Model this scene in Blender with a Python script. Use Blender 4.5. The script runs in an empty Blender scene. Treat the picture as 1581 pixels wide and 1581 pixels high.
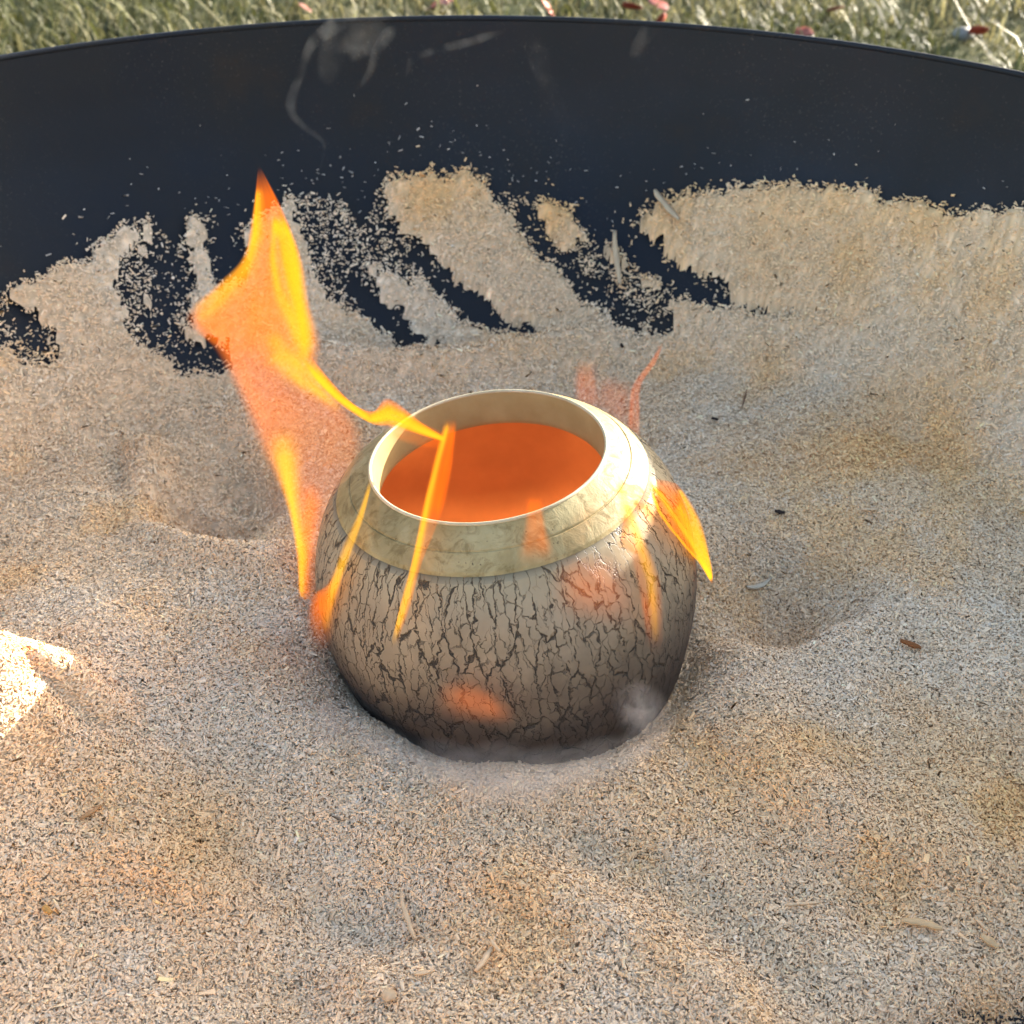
import bpy, math, random
import numpy as np
from mathutils import Vector, Matrix

random.seed(7)
rng = np.random.default_rng(7)
scene = bpy.context.scene
col = scene.collection
R = math.radians

# ------------------------------------------------------------------ camera
CAM = np.array([0.0, -0.57, 0.51]); PITCH = 36.0; FPX = 1908.0; IMG = 1581.0
cam_d = bpy.data.cameras.new('camera'); cam = bpy.data.objects.new('camera', cam_d); col.objects.link(cam)
cam.location = CAM.tolist(); cam.rotation_euler = (R(90 - PITCH), 0, 0)
cam_d.sensor_width = 36; cam_d.lens = 36 * FPX / IMG; cam_d.clip_start = 0.01; cam_d.clip_end = 2000
cam_d.dof.use_dof = True; cam_d.dof.focus_distance = 0.66; cam_d.dof.aperture_fstop = 14
scene.camera = cam

# ------------------------------------------------------------------ sky, sun, exposure
SUN_AZ, SUN_EL = 50.0, 15.4        # azimuth clockwise from +Y (away from the viewer)
world = bpy.data.worlds.new('World'); scene.world = world; world.use_nodes = True
wn = world.node_tree; wn.nodes.clear()
wo = wn.nodes.new('ShaderNodeOutputWorld'); wb = wn.nodes.new('ShaderNodeBackground'); sk = wn.nodes.new('ShaderNodeTexSky')
sk.sky_type = 'NISHITA'; sk.sun_disc = False; sk.dust_density = 2.5; sk.ozone_density = 0.6; sk.sun_elevation = R(SUN_EL); sk.sun_rotation = R(SUN_AZ)
wb.inputs['Strength'].default_value = 0.15
wn.links.new(sk.outputs[0], wb.inputs[0]); wn.links.new(wb.outputs[0], wo.inputs[0])
sun_dir = Vector((math.sin(R(SUN_AZ)) * math.cos(R(SUN_EL)), math.cos(R(SUN_AZ)) * math.cos(R(SUN_EL)), math.sin(R(SUN_EL))))
sd = bpy.data.lights.new('sun', 'SUN'); sd.energy = 5.0; sd.angle = R(0.5); sd.color = (1.0, 0.93, 0.82)
so = bpy.data.objects.new('sun', sd); col.objects.link(so); so.rotation_euler = sun_dir.to_track_quat('Z', 'Y').to_euler()
so.location = (3, 3, 3)
vs = scene.view_settings
vs.view_transform = 'Standard'; vs.look = 'None'; vs.gamma = 1.0; vs.exposure = 2.30; vs.use_curve_mapping = False
cy = scene.cycles
cy.transparent_max_bounces = 48; cy.max_bounces = 8; cy.diffuse_bounces = 4; cy.volume_bounces = 3

# ------------------------------------------------------------------ helpers
_p = R(PITCH)
FW = np.array([0, math.cos(_p), -math.sin(_p)]); UP = np.array([0, math.sin(_p), math.cos(_p)]); RT = np.array([1.0, 0, 0])

def proj(P):
    """world points (n,3) -> pixels of the photograph (n,2)"""
    d = np.asarray(P, float) - CAM
    z = d @ FW
    z = np.where(z < 0.02, 0.02, z)
    return np.stack([IMG / 2 + FPX * (d @ RT) / z, IMG / 2 - FPX * (d @ UP) / z], -1)

def ray(px, py):
    px = np.asarray(px, float); py = np.asarray(py, float)
    d = FW + ((px - IMG / 2) / FPX)[..., None] * RT + ((IMG / 2 - py) / FPX)[..., None] * UP
    return d / np.linalg.norm(d, axis=-1, keepdims=True)

def on_plane_y(px, py, y):
    d = ray(px, py); t = (y - CAM[1]) / d[..., 1]
    return CAM + d * t[..., None]

def on_plane_z(px, py, z=0.0):
    d = ray(px, py); t = (z - CAM[2]) / d[..., 2]
    return CAM + d * t[..., None]

def sstep(a, b, x):
    t = np.clip((x - a) / (b - a), 0, 1)
    return t * t * (3 - 2 * t)

class Noise2:
    def __init__(self, seed):
        self.g = np.random.default_rng(seed).random((256, 256))
    def v(self, x, y):
        xi = np.floor(x).astype(int); yi = np.floor(y).astype(int)
        fx = x - xi; fy = y - yi
        fx = fx * fx * (3 - 2 * fx); fy = fy * fy * (3 - 2 * fy)
        g = self.g; a = xi & 255; b = (xi + 1) & 255; c = yi & 255; d = (yi + 1) & 255
        return (g[a, c] * (1 - fx) + g[b, c] * fx) * (1 - fy) + (g[a, d] * (1 - fx) + g[b, d] * fx) * fy
    def fbm(self, x, y, o=4):
        s = 0; a = 0.5; t = 0
        for k in range(o):
            s = s + a * self.v(x * 2 ** k + 17 * k, y * 2 ** k + 31 * k); t += a; a *= 0.5
        return s / t
N1, N2, N3 = Noise2(1), Noise2(2), Noise2(3)

def seg_dist(px, py, pts):
    """distance to a polyline, and position 0..1 along it"""
    best = np.full(np.shape(px), 1e9); bt = np.zeros(np.shape(px)); n = len(pts) - 1
    for i in range(n):
        (ax, ay), (bx, by) = pts[i][:2], pts[i + 1][:2]
        dx, dy = bx - ax, by - ay
        t = np.clip(((px - ax) * dx + (py - ay) * dy) / (dx * dx + dy * dy + 1e-9), 0, 1)
        d = np.hypot(px - ax - t * dx, py - ay - t * dy)
        m = d < best
        best = np.where(m, d, best); bt = np.where(m, (i + t) / n, bt)
    return best, bt

def mesh_np(name, V, F, mat, parent=None, smooth=False, colors=None, attr='tint'):
    """V (n,3); F a list of faces or an int array (m,k)"""
    me = bpy.data.meshes.new(name)
    V = np.asarray(V, np.float32)
    F = np.asarray(F, np.int32)
    m, k = F.shape
    me.vertices.add(len(V)); me.vertices.foreach_set('co', V.ravel())
    me.loops.add(m * k); me.loops.foreach_set('vertex_index', F.ravel())
    me.polygons.add(m); me.polygons.foreach_set('loop_start', np.arange(0, m * k, k, dtype=np.int32))
    me.polygons.foreach_set('loop_total', np.full(m, k, np.int32))
    if smooth: me.polygons.foreach_set('use_smooth', np.ones(m, bool))
    me.update(calc_edges=True)
    if colors is not None:
        a = me.attributes.new(attr, 'FLOAT_COLOR', 'POINT')
        c = np.ones((len(V), 4), np.float32); c[:, :3] = colors
        a.data.foreach_set('color', c.ravel())
    me.materials.append(mat)
    o = bpy.data.objects.new(name, me); col.objects.link(o)
    if parent: o.parent = parent
    return o

def tag(o, label=None, cat=None, group=None, kind=None):
    for k, v in (('label', label), ('category', cat), ('group', group), ('kind', kind)):
        if v: o[k] = v
    return o

def empty(name, loc=(0, 0, 0)):
    o = bpy.data.objects.new(name, None); col.objects.link(o); o.location = loc; o.empty_display_size = 0.05
    return o

def lathe(prof, n, closed=False):
    prof = np.asarray(prof, float); m = len(prof)
    a = np.linspace(0, 2 * np.pi, n, endpoint=False)
    V = np.stack([prof[:, 0][:, None] * np.cos(a), prof[:, 0][:, None] * np.sin(a), np.repeat(prof[:, 1][:, None], n, 1)], -1).reshape(-1, 3)
    i, j = np.meshgrid(np.arange(m - 1), np.arange(n), indexing='ij')
    j2 = (j + 1) % n
    F = np.stack([i * n + j, i * n + j2, (i + 1) * n + j2, (i + 1) * n + j], -1).reshape(-1, 4)
    return V, F

def spline(pts, n):
    """Catmull-Rom resample of a polyline (any dimension) to n points"""
    P = np.asarray(pts, float)
    P = np.vstack([2 * P[0] - P[1], P, 2 * P[-1] - P[-2]])
    m = len(P) - 3
    u = np.linspace(0, m - 1e-6, n); k = np.floor(u).astype(int); t = (u - k)[:, None]
    p0, p1, p2, p3 = P[k], P[k + 1], P[k + 2], P[k + 3]
    return 0.5 * (2 * p1 + (p2 - p0) * t + (2 * p0 - 5 * p1 + 4 * p2 - p3) * t ** 2 + (3 * p1 - p0 - 3 * p2 + p3) * t ** 3)

# ------------------------------------------------------------------ materials
def new_mat(name):
    m = bpy.data.materials.new(name); m.use_nodes = True
    nt = m.node_tree; nt.nodes.clear()
    out = nt.nodes.new('ShaderNodeOutputMaterial')
    return m, nt, out

class NT:
    def __init__(self, nt): self.nt = nt
    def n(self, t, **kw):
        x = self.nt.nodes.new(t)
        for k, v in kw.items(): setattr(x, k, v)
        return x
    def l(self, a, b): self.nt.links.new(a, b)
    def noise(self, vec, scale, detail=4, rough=0.55, dist=0.0):
        x = self.n('ShaderNodeTexNoise'); x.inputs['Scale'].default_value = scale; x.inputs['Detail'].default_value = detail
        x.inputs['Roughness'].default_value = rough; x.inputs['Distortion'].default_value = dist
        if vec is not None: self.l(vec, x.inputs['Vector'])
        return x
    def ramp(self, fac, stops):
        x = self.n('ShaderNodeValToRGB'); e = x.color_ramp.elements
        while len(e) < len(stops): e.new(0.5)
        for q, (p, c) in zip(e, stops):
            q.position = p; q.color = (*c, 1) if len(c) == 3 else c
        self.l(fac, x.inputs['Fac']); return x
    def mix(self, fac, a, b, mode='MIX'):
        x = self.n('ShaderNodeMix', data_type='RGBA', blend_type=mode)
        for s, v in ((x.inputs[0], fac), (x.inputs[6], a), (x.inputs[7], b)):
            if hasattr(v, 'is_linked'): self.l(v, s)
            elif isinstance(v, tuple): s.default_value = (*v, 1)
            else: s.default_value = v
        return x.outputs[2]
    def math(self, op, a, b=0.5):
        x = self.n('ShaderNodeMath', operation=op)
        for s, v in ((x.inputs[0], a), (x.inputs[1], b)):
            if hasattr(v, 'is_linked'): self.l(v, s)
            else: s.default_value = v
        return x.outputs[0]
    def bsdf(self, out, color=None, rough=0.6, spec=0.5, metallic=0.0):
        b = self.n('ShaderNodeBsdfPrincipled')
        if color is not None:
            if hasattr(color, 'is_linked'): self.l(color, b.inputs['Base Color'])
            else: b.inputs['Base Color'].default_value = (*color, 1)
        if hasattr(rough, 'is_linked'): self.l(rough, b.inputs['Roughness'])
        else: b.inputs['Roughness'].default_value = rough
        b.inputs['Specular IOR Level'].default_value = spec; b.inputs['Metallic'].default_value = metallic
        self.l(b.outputs[0], out.inputs['Surface']); return b
    def bump(self, b, h, strength=0.4, dist=0.002):
        x = self.n('ShaderNodeBump'); x.inputs['Strength'].default_value = strength; x.inputs['Distance'].default_value = dist
        self.l(h, x.inputs['Height']); self.l(x.outputs[0], b.inputs['Normal']); return x
    def obj(self): return self.n('ShaderNodeTexCoord').outputs['Object']

def mat_tint(name, rough=0.85, spec=0.2, transl=0.0):
    m, nt, out = new_mat(name); q = NT(nt)
    a = q.n('ShaderNodeAttribute', attribute_name='tint')
    b = q.bsdf(out, a.outputs['Color'], rough, spec)
    if transl:
        t = q.n('ShaderNodeBsdfTranslucent'); q.l(a.outputs['Color'], t.inputs['Color'])
        mx = q.n('ShaderNodeMixShader'); mx.inputs[0].default_value = transl
        q.l(b.outputs[0], mx.inputs[1]); q.l(t.outputs[0], mx.inputs[2]); q.l(mx.outputs[0], out.inputs['Surface'])
    return m

def mat_steel():
    m, nt, out = new_mat('blackened_steel'); q = NT(nt); o = q.obj()
    n1 = q.noise(o, 9, 5, 0.6); n2 = q.noise(o, 120, 3)
    c = q.ramp(n1.outputs['Fac'], [(0.35, (0.004, 0.006, 0.011)), (0.58, (0.008, 0.009, 0.011)), (0.75, (0.020, 0.014, 0.010))])
    r = q.ramp(n1.outputs['Fac'], [(0.3, (0.42,) * 3), (0.7, (0.66,) * 3)])
    n3 = q.noise(o, 420, 3, 0.7); n4 = q.noise(o, 6, 5, 0.65, 0.5)
    film = q.math('MULTIPLY', q.ramp(n3.outputs['Fac'], [(0.60, (0, 0, 0)), (0.72, (1, 1, 1))]).outputs[0], q.ramp(n4.outputs['Fac'], [(0.42, (0.05,) * 3), (0.7, (0.7,) * 3)]).outputs[0])
    haze = q.mix(q.math('MULTIPLY', n4.outputs['Fac'], 0.010), c.outputs[0], (0.30, 0.25, 0.19))
    b = q.bsdf(out, q.mix(film, haze, (0.08, 0.07, 0.055)), r.outputs[0], 0.2)
    q.bump(b, n2.outputs['Fac'], 0.25, 0.001)
    return m

def mat_flame():
    m, nt, out = new_mat('flame_gas'); q = NT(nt)
    a = q.n('ShaderNodeAttribute', attribute_name='glow')
    e = q.n('ShaderNodeEmission'); q.l(a.outputs['Color'], e.inputs['Color'])
    t = q.n('ShaderNodeBsdfTransparent'); s = q.n('ShaderNodeAddShader')
    sv = q.n('ShaderNodeVectorMath', operation='MULTIPLY'); sp = q.n('ShaderNodeSeparateXYZ'); q.l(a.outputs['Vector'], sp.inputs[0])
    cb = q.n('ShaderNodeCombineXYZ')
    for k in range(3): q.l(sp.outputs[0], cb.inputs[k])
    q.l(cb.outputs[0], sv.inputs[0]); sv.inputs[1].default_value = (0.15, 2.3, 3.8)
    su = q.n('ShaderNodeVectorMath', operation='SUBTRACT'); su.inputs[0].default_value = (1, 1, 1); q.l(sv.outputs[0], su.inputs[1])
    mx = q.n('ShaderNodeVectorMath', operation='MAXIMUM'); mx.inputs[1].default_value = (0.35, 0.08, 0.03); q.l(su.outputs[0], mx.inputs[0]); q.l(mx.outputs[0], t.inputs['Color'])
    q.l(e.outputs[0], s.inputs[0]); q.l(t.outputs[0], s.inputs[1]); q.l(s.outputs[0], out.inputs['Surface'])
    return m

def mat_smoke(name, density, colr=(0.75, 0.78, 0.8), scale=30, lo=0.35, hi=0.75):
    m, nt, out = new_mat(name); q = NT(nt); o = q.obj()
    n = q.noise(o, scale, 2, 0.5, 0.6)
    r = q.ramp(n.outputs['Fac'], [(lo, (0, 0, 0)), (hi, (1, 1, 1))])
    v = q.n('ShaderNodeVolumePrincipled'); v.inputs['Color'].default_value = (*colr, 1); v.inputs['Anisotropy'].default_value = 0.3
    q.l(q.math('MULTIPLY', r.outputs[0], density), v.inputs['Density'])
    q.l(v.outputs[0], out.inputs['Volume'])
    return m

MAT_STEEL = mat_steel(); MAT_DUST = mat_tint('sawdust', 0.9, 0.15); MAT_FLAME = mat_flame()
MAT_SHAVING = mat_tint('wood_shaving', 0.85, 0.1); MAT_GRASS = mat_tint('grass_blades', 0.6, 0.3, 0.3); MAT_LEAF = mat_tint('dry_leaf', 0.6, 0.3, 0.2)

# ------------------------------------------------------------------ ground
GZ = -0.112
def mat_ground():
    m, nt, out = new_mat('meadow_soil'); q = NT(nt); o = q.obj()
    n1 = q.noise(o, 3, 6, 0.6); n2 = q.noise(o, 60, 4, 0.7)
    c1 = q.ramp(n1.outputs['Fac'], [(0.35, (0.055, 0.06, 0.025)), (0.55, (0.11, 0.11, 0.05)), (0.7, (0.16, 0.14, 0.075))])
    c = q.mix(0.6, c1.outputs[0], q.ramp(n2.outputs['Fac'], [(0.3, (0.4, 0.4, 0.4)), (0.7, (1.3, 1.3, 1.2))]).outputs[0], 'MULTIPLY')
    b = q.bsdf(out, c, 0.95, 0.1); q.bump(b, n2.outputs['Fac'], 0.8, 0.02)
    return m
g = np.concatenate([-np.geomspace(900, 0.4, 24), np.linspace(-0.3, 0.3, 4), np.geomspace(0.4, 900, 24)])
gx, gy = np.meshgrid(g, g + 2, indexing='ij'); n = len(g)
gz = GZ + 0.03 * (N1.fbm(gx * 0.9 + 40, gy * 0.9 + 40, 2) - 0.5) * sstep(1.2, 2.2, np.hypot(gx, gy + 0.3))
i, j = np.meshgrid(np.arange(n - 1), np.arange(n - 1), indexing='ij')
ground = mesh_np('ground', np.stack([gx, gy, gz], -1).reshape(-1, 3), np.stack([i * n + j, (i + 1) * n + j, (i + 1) * n + j + 1, i * n + j + 1], -1).reshape(-1, 4), mat_ground(), smooth=True)
tag(ground, kind='structure')

# ------------------------------------------------------------------ steel tub
TC = np.array([-0.033, -0.102])               # tub axis
TUB = np.array([(0.0, -0.1), (0.30, -0.1), (0.36, -0.092), (0.40, -0.062), (0.435, -0.02), (0.475, 0.022), (0.522, 0.064), (0.558, 0.104), (0.579, 0.145), (0.590, 0.185), (0.595, 0.215), (0.598, 0.24)])
_rr = np.linspace(0, 0.598, 400); _zz = np.interp(_rr, TUB[:, 0], TUB[:, 1])
_k = np.ones(15) / 15; _zz[10:-10] = np.convolve(_zz, _k, 'same')[10:-10]
def z_tub(rho): return np.interp(rho, _rr, _zz)

tub = empty('steel_tub', (TC[0], TC[1], GZ + 0.008))
tag(tub, 'wide round blackened steel tub holding the sawdust', 'tub')
zo = GZ + 0.008
inner = spline(TUB, 70)
inner[:, 1] -= zo
V, F = lathe(inner[::-1], 220)
shell = mesh_np('inner_wall', V, F, MAT_STEEL, tub, smooth=True)
outer = inner.copy(); outer[:, 0] += 0.004 * np.linspace(0, 1, len(outer)); outer[:, 1] -= 0.004 * np.linspace(1, 0.2, len(outer))
V, F = lathe(outer, 220)
mesh_np('outer_wall', V, F, MAT_STEEL, tub, smooth=True)
a = np.linspace(0, 2 * np.pi, 14)
V, F = lathe(np.stack([0.5995 + 0.0024 * np.cos(a), 0.2395 - zo + 0.0024 * np.sin(a)], -1), 260)
mesh_np('rolled_rim', V, F, MAT_STEEL, tub, smooth=True)

# ------------------------------------------------------------------ pot profile (needed by the sawdust and the flames)
POT_R, POT_Z = None, None
PB = Vector((0.0015, 0.012, 0.0)); POT_TILT = -6.8        # leaning to the left
OUT = spline([(0.0, -0.085), (0.05, -0.085), (0.074, -0.07), (0.098, -0.036), (0.1095, 0.004), (0.1135, 0.036), (0.112, 0.062), (0.105, 0.088), (0.094, 0.107), (0.080, 0.1205), (0.0674, 0.1285)], 160)
potM = Matrix.Translation(PB) @ Matrix.Rotation(R(POT_TILT), 4, 'Y')
potI = np.array(potM.inverted())
def pot_local(P): return np.asarray(P) @ potI[:3, :3].T + potI[:3, 3]
def pot_hit(px, py, off=0.01, fallback_y=0.0):
    """points on the pot's outer surface under photo pixels, moved off the surface towards the viewer"""
    px = np.atleast_1d(px).astype(float); py = np.atleast_1d(py).astype(float)
    d = ray(px, py); t = np.linspace(0.4, 0.9, 600)
    P = CAM + d[:, None, :] * t[None, :, None]
    Lc = pot_local(P); r = np.hypot(Lc[..., 0], Lc[..., 1]); z = Lc[..., 2]
    k = np.argmax(OUT[:, 0]); 
    rad = np.interp(z, OUT[:, 1], OUT[:, 0], left=0, right=0)
    gap = r - rad
    inside = (gap < 0) & (z < 0.1285)
    hit = inside.any(1); first = inside.argmax(1)
    near = gap.argmin(1)
    idx = np.where(hit, first, near)
    return P[np.arange(len(px)), idx] - d * off

# ------------------------------------------------------------------ sawdust surface
def feature(x, y, px, py, r, h):
    c = on_plane_z(np.array(px), np.array(py)); return h * np.exp(-((x - c[0]) ** 2 + (y - c[1]) ** 2) / (2 * r * r))
def ridge(x, y, pts, w, h):
    W = [tuple(on_plane_z(np.array(float(a)), np.array(float(b)))[:2]) for a, b in pts]
    d, t = seg_dist(x, y, W); return h * np.exp(-d * d / (2 * w * w))

def heap(x, y):
    wob = 1 + 0.4 * (N3.fbm(x * 30 + 60, y * 30 + 60, 3) - 0.5)
    c = on_plane_z(np.array(-35.0), np.array(1205.0)); c2 = on_plane_z(np.array(128.0), np.array(1160.0))
    swell = 0.038 * np.exp(-((x - c[0]) ** 2 + (y - c[1]) ** 2) / (2 * 0.085 ** 2))
    a = 0.042 * np.exp(-(np.hypot(x - c[0], y - c[1]) * wob / 0.056) ** 4)
    b = 0.034 * np.exp(-(np.hypot((x - c2[0]) * 0.7, (y - c2[1]) * 1.4) * wob / 0.018) ** 3)
    return swell + np.maximum(a, b)
def z_bed(x, y):
    z = 0.026 * (N1.fbm(x * 5 + 30, y * 5 + 30, 3) - 0.5) + 0.017 * (N2.fbm(x * 20 + 30, y * 20 + 30, 3) - 0.5)
    z = z + heap(x, y) - 0.012 * sstep(-0.12, -0.20, y)
    z = z + feature(x, y, 330, 750, 0.040, -0.056) + ridge(x, y, [(225, 690), (222, 800), (300, 880), (430, 905)], 0.011, 0.018)
    z = z + ridge(x, y, [(240, 640), (420, 640)], 0.010, 0.010) + ridge(x, y, [(260, 720), (370, 740)], 0.008, 0.008)
    z = z + ridge(x, y, [(1700, 370), (1450, 440), (1280, 500), (1050, 530), (800, 572), (600, 592), (350, 565), (0, 540)], 0.015, 0.034)
    z = z + feature(x, y, 1190, 915, 0.036, -0.052) + ridge(x, y, [(1120, 1010), (1250, 1000), (1350, 960)], 0.010, 0.010)
    z = z + ridge(x, y, [(720, 1345), (860, 1370), (1010, 1440), (1110, 1520), (1180, 1640)], 0.012, 0.007) + ridge(x, y, [(900, 1300), (1080, 1390), (1230, 1520)], 0.016, -0.008) + feature(x, y, 500, 1400, 0.03, -0.016)
    z = z + ridge(x, y, [(0, 1370), (200, 1330), (420, 1390), (560, 1480)], 0.011, 0.011)
    z = z + ridge(x, y, [(1150, 1150), (1300, 1280), (1450, 1330), (1600, 1340)], 0.013, 0.011)
    z = z + ridge(x, y, [(1200, 480), (1260, 560), (1420, 600), (1600, 590)], 0.014, -0.008)
    z = z + feature(x, y, 1420, 700, 0.07, 0.022) + feature(x, y, 1250, 620, 0.04, 0.010)
    z = z + ridge(x, y, [(1390, 1610), (1500, 1585), (1640, 1560)], 0.012, -0.018)
    d = np.hypot(x - PB.x, y - PB.y)
    fr = sstep(0.03, -0.07, y - PB.y)
    side = np.exp(-((x - PB.x - 0.07) / 0.06) ** 2)
    z = z - (0.000 * fr + 0.007 * side * fr) * np.exp(-((d - 0.108) / 0.045) ** 2)
    z = z + 0.012 * (1 - 0.7 * fr) * np.exp(-((d - 0.145) / 0.022) ** 2) - 0.012 * np.exp(-((d - 0.105) / 0.012) ** 2)
    return z

def z_surf(x, y):
    rho = np.hypot(x - TC[0], y - TC[1])
    th = 0.009 + 0.012 * (N2.fbm(x * 9 + 11, y * 9 + 50, 2) - 0.3)
    b = z_tub(np.minimum(rho, 0.598)) + np.maximum(th, 0.004); a = z_bed(x, y)
    k = 0.018; h = np.clip(0.5 + 0.5 * (a - b) / k, 0, 1)
    return b * (1 - h) + a * h + k * h * (1 - h)

EDGE = np.array([(-400, 520), (-150, 470), (0, 428), (60, 400), (130, 372), (185, 322), (235, 318), (262, 372), (290, 318), (322, 318), (352, 340), (420, 300), (470, 286), (530, 288), (556, 330), (580, 275), (600, 246), (650, 240), (735, 250), (770, 278), (850, 284), (890, 320), (930, 372), (952, 330), (1000, 296), (1060, 270), (1180, 264), (1330, 266), (1390, 282), (1450, 300), (1500, 296), (1581, 292), (1800, 300), (2200, 330)])
MARKS = [([(548, 436), (600, 484), (650, 532), (684, 552)], 23, 1.0), ([(648, 392), (700, 444), (760, 484), (806, 503)], 20, 1.0),
         ([(808, 330), (850, 375), (900, 428), (960, 472), (1020, 496)], 19, 0.8), ([(962, 352), (1010, 394), (1060, 425), (1102, 444)], 29, 0.9),
         ([(1110, 448), (1170, 460), (1235, 476)], 8, 0.6), ([(925, 372), (950, 400)], 16, 0.7), ([(890, 395), (1000, 470)], 60, 0.34),
         ([(255, 360), (262, 430), (240, 490), (280, 530), (320, 536)], 40, 0.70), ([(200, 400), (215, 500)], 40, 0.35), ([(-60, 480), (30, 490), (50, 520)], 44, 0.6),
         ([(500, 320), (520, 390), (540, 430)], 60, 0.42), ([(340, 330), (350, 400)], 34, 0.9), ([(560, 300), (590, 360), (640, 400)], 40, 0.48),
         ([(745, 262), (790, 300), (830, 330)], 22, 0.5)]
def bareness(x, y, z):
    p = proj(np.stack([x, y, z], -1)); px, py = p[..., 0], p[..., 1]
    wob = 34 * (N3.fbm(px / 46, py / 46, 4) - 0.5) * 2
    fine = 16 * (N2.v(px / 9, py / 9) - 0.5) * 2
    back = (y > -0.1)
    e = np.interp(px, EDGE[:, 0], EDGE[:, 1])
    b = np.where(back, 1 - sstep(-14, 30, py - e + wob * 0.45 + fine * 0.7), 0)
    for pts, w, s in MARKS:
        d, t = seg_dist(px, py, pts)
        b = np.maximum(b, s * (1 - sstep(w * 0.15, w * 1.5, d + wob * 0.35 + fine * 0.7)))
    behind = (y <= -0.1)
    rho = np.hypot(x - TC[0], y - TC[1])
    side = sstep(0.555, 0.57, rho + 0.01 * (wob / 34))
    far_side = (np.abs(px - 790) > 1300) | behind
    b = np.where(far_side & ~((px > 1300) & (py > 1450) & (px < 1700)), np.maximum(side, 0 * b), b)
    b = b * (1 - sstep(0.030, 0.045, z - z_tub(np.minimum(rho, 0.598))))          # only where the steel is close under the dust
    return np.clip(b, 0, 1)

def palette(x, y, n):
    w = sstep(0.50, 0.74, N1.fbm(x * 22 + 70, y * 22 + 90, 3) + rng.normal(0, 0.05, len(x)))      # ochre patches
    c = sstep(0.42, 0.75, N2.fbm(x * 11 + 20, y * 11 + 10, 3) + rng.normal(0, 0.05, len(x)))      # paler, greyer dust
    base = np.array([0.775, 0.55, 0.335]); och = np.array([0.83, 0.48, 0.19]); pale = np.array([0.77, 0.61, 0.43])
    p = proj(np.stack([x, y, z_surf(x, y)], -1))
    gold = np.zeros(len(x))
    for gx_, gy_, gr in ((1240, 370, 190), (670, 300, 90), (1400, 650, 120), (1480, 1230, 170), (1190, 1180, 110), (1190, 560, 70), (300, 1300, 130), (840, 330, 60)):
        gold = np.maximum(gold, np.exp(-((p[:, 0] - gx_) ** 2 + (p[:, 1] - gy_) ** 2) / gr ** 2))
    w = np.clip(w * 0.6 + gold * (0.35 + 0.5 * N3.fbm(x * 30 + 70, y * 30 + 90, 2)), 0, 1); c = c * (1 - gold)
    C = base + (och - base) * (w * 0.85)[:, None]
    C = C + (pale - C) * (c * 0.75)[:, None]
    p = proj(np.stack([x, y, 0 * x], -1))                                # shade of the groove in the near corner, painted into the dust colour
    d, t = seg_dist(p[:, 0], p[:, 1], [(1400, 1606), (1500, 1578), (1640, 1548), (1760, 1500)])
    groove_shade = (d + 30 * (N3.fbm(p[:, 0] / 30, p[:, 1] / 30, 3) - 0.5) < rng.uniform(0, 52, len(x)))
    C = np.where(groove_shade[:, None], np.array([0.035, 0.034, 0.036]), C)
    return C

gxs = np.arange(-0.64, 0.58, 0.0032); gys = np.arange(-0.71, 0.51, 0.0032)
X, Y = np.meshgrid(gxs, gys, indexing='ij')
rho = np.hypot(X - TC[0], Y - TC[1])
Z = z_surf(X, Y); B = bareness(X, Y, Z)
zt = z_tub(np.minimum(rho, 0.598))
Zs = np.where(B > 0.45, zt - 0.006, np.maximum(Z - 0.0030 - 0.012 * B, zt - 0.006))
inside_pot = np.hypot(X - PB.x, Y - PB.y) < 0.08
ok = (rho < 0.592) & ~inside_pot
nx, ny = X.shape
idx = np.arange(nx * ny).reshape(nx, ny)
fo = ok[:-1, :-1] & ok[1:, :-1] & ok[:-1, 1:] & ok[1:, 1:]
bb = np.minimum.reduce([B[:-1, :-1], B[1:, :-1], B[:-1, 1:], B[1:, 1:]]) < 0.22
fo &= bb
F0 = np.stack([idx[:-1, :-1], idx[1:, :-1], idx[1:, 1:], idx[:-1, 1:]], -1)[fo]
V0 = np.stack([X, Y, Zs], -1).reshape(-1, 3)
C0 = palette(X.ravel(), Y.ravel(), 0) * rng.lognormal(-0.2, 0.2, X.size)[:, None]

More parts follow.
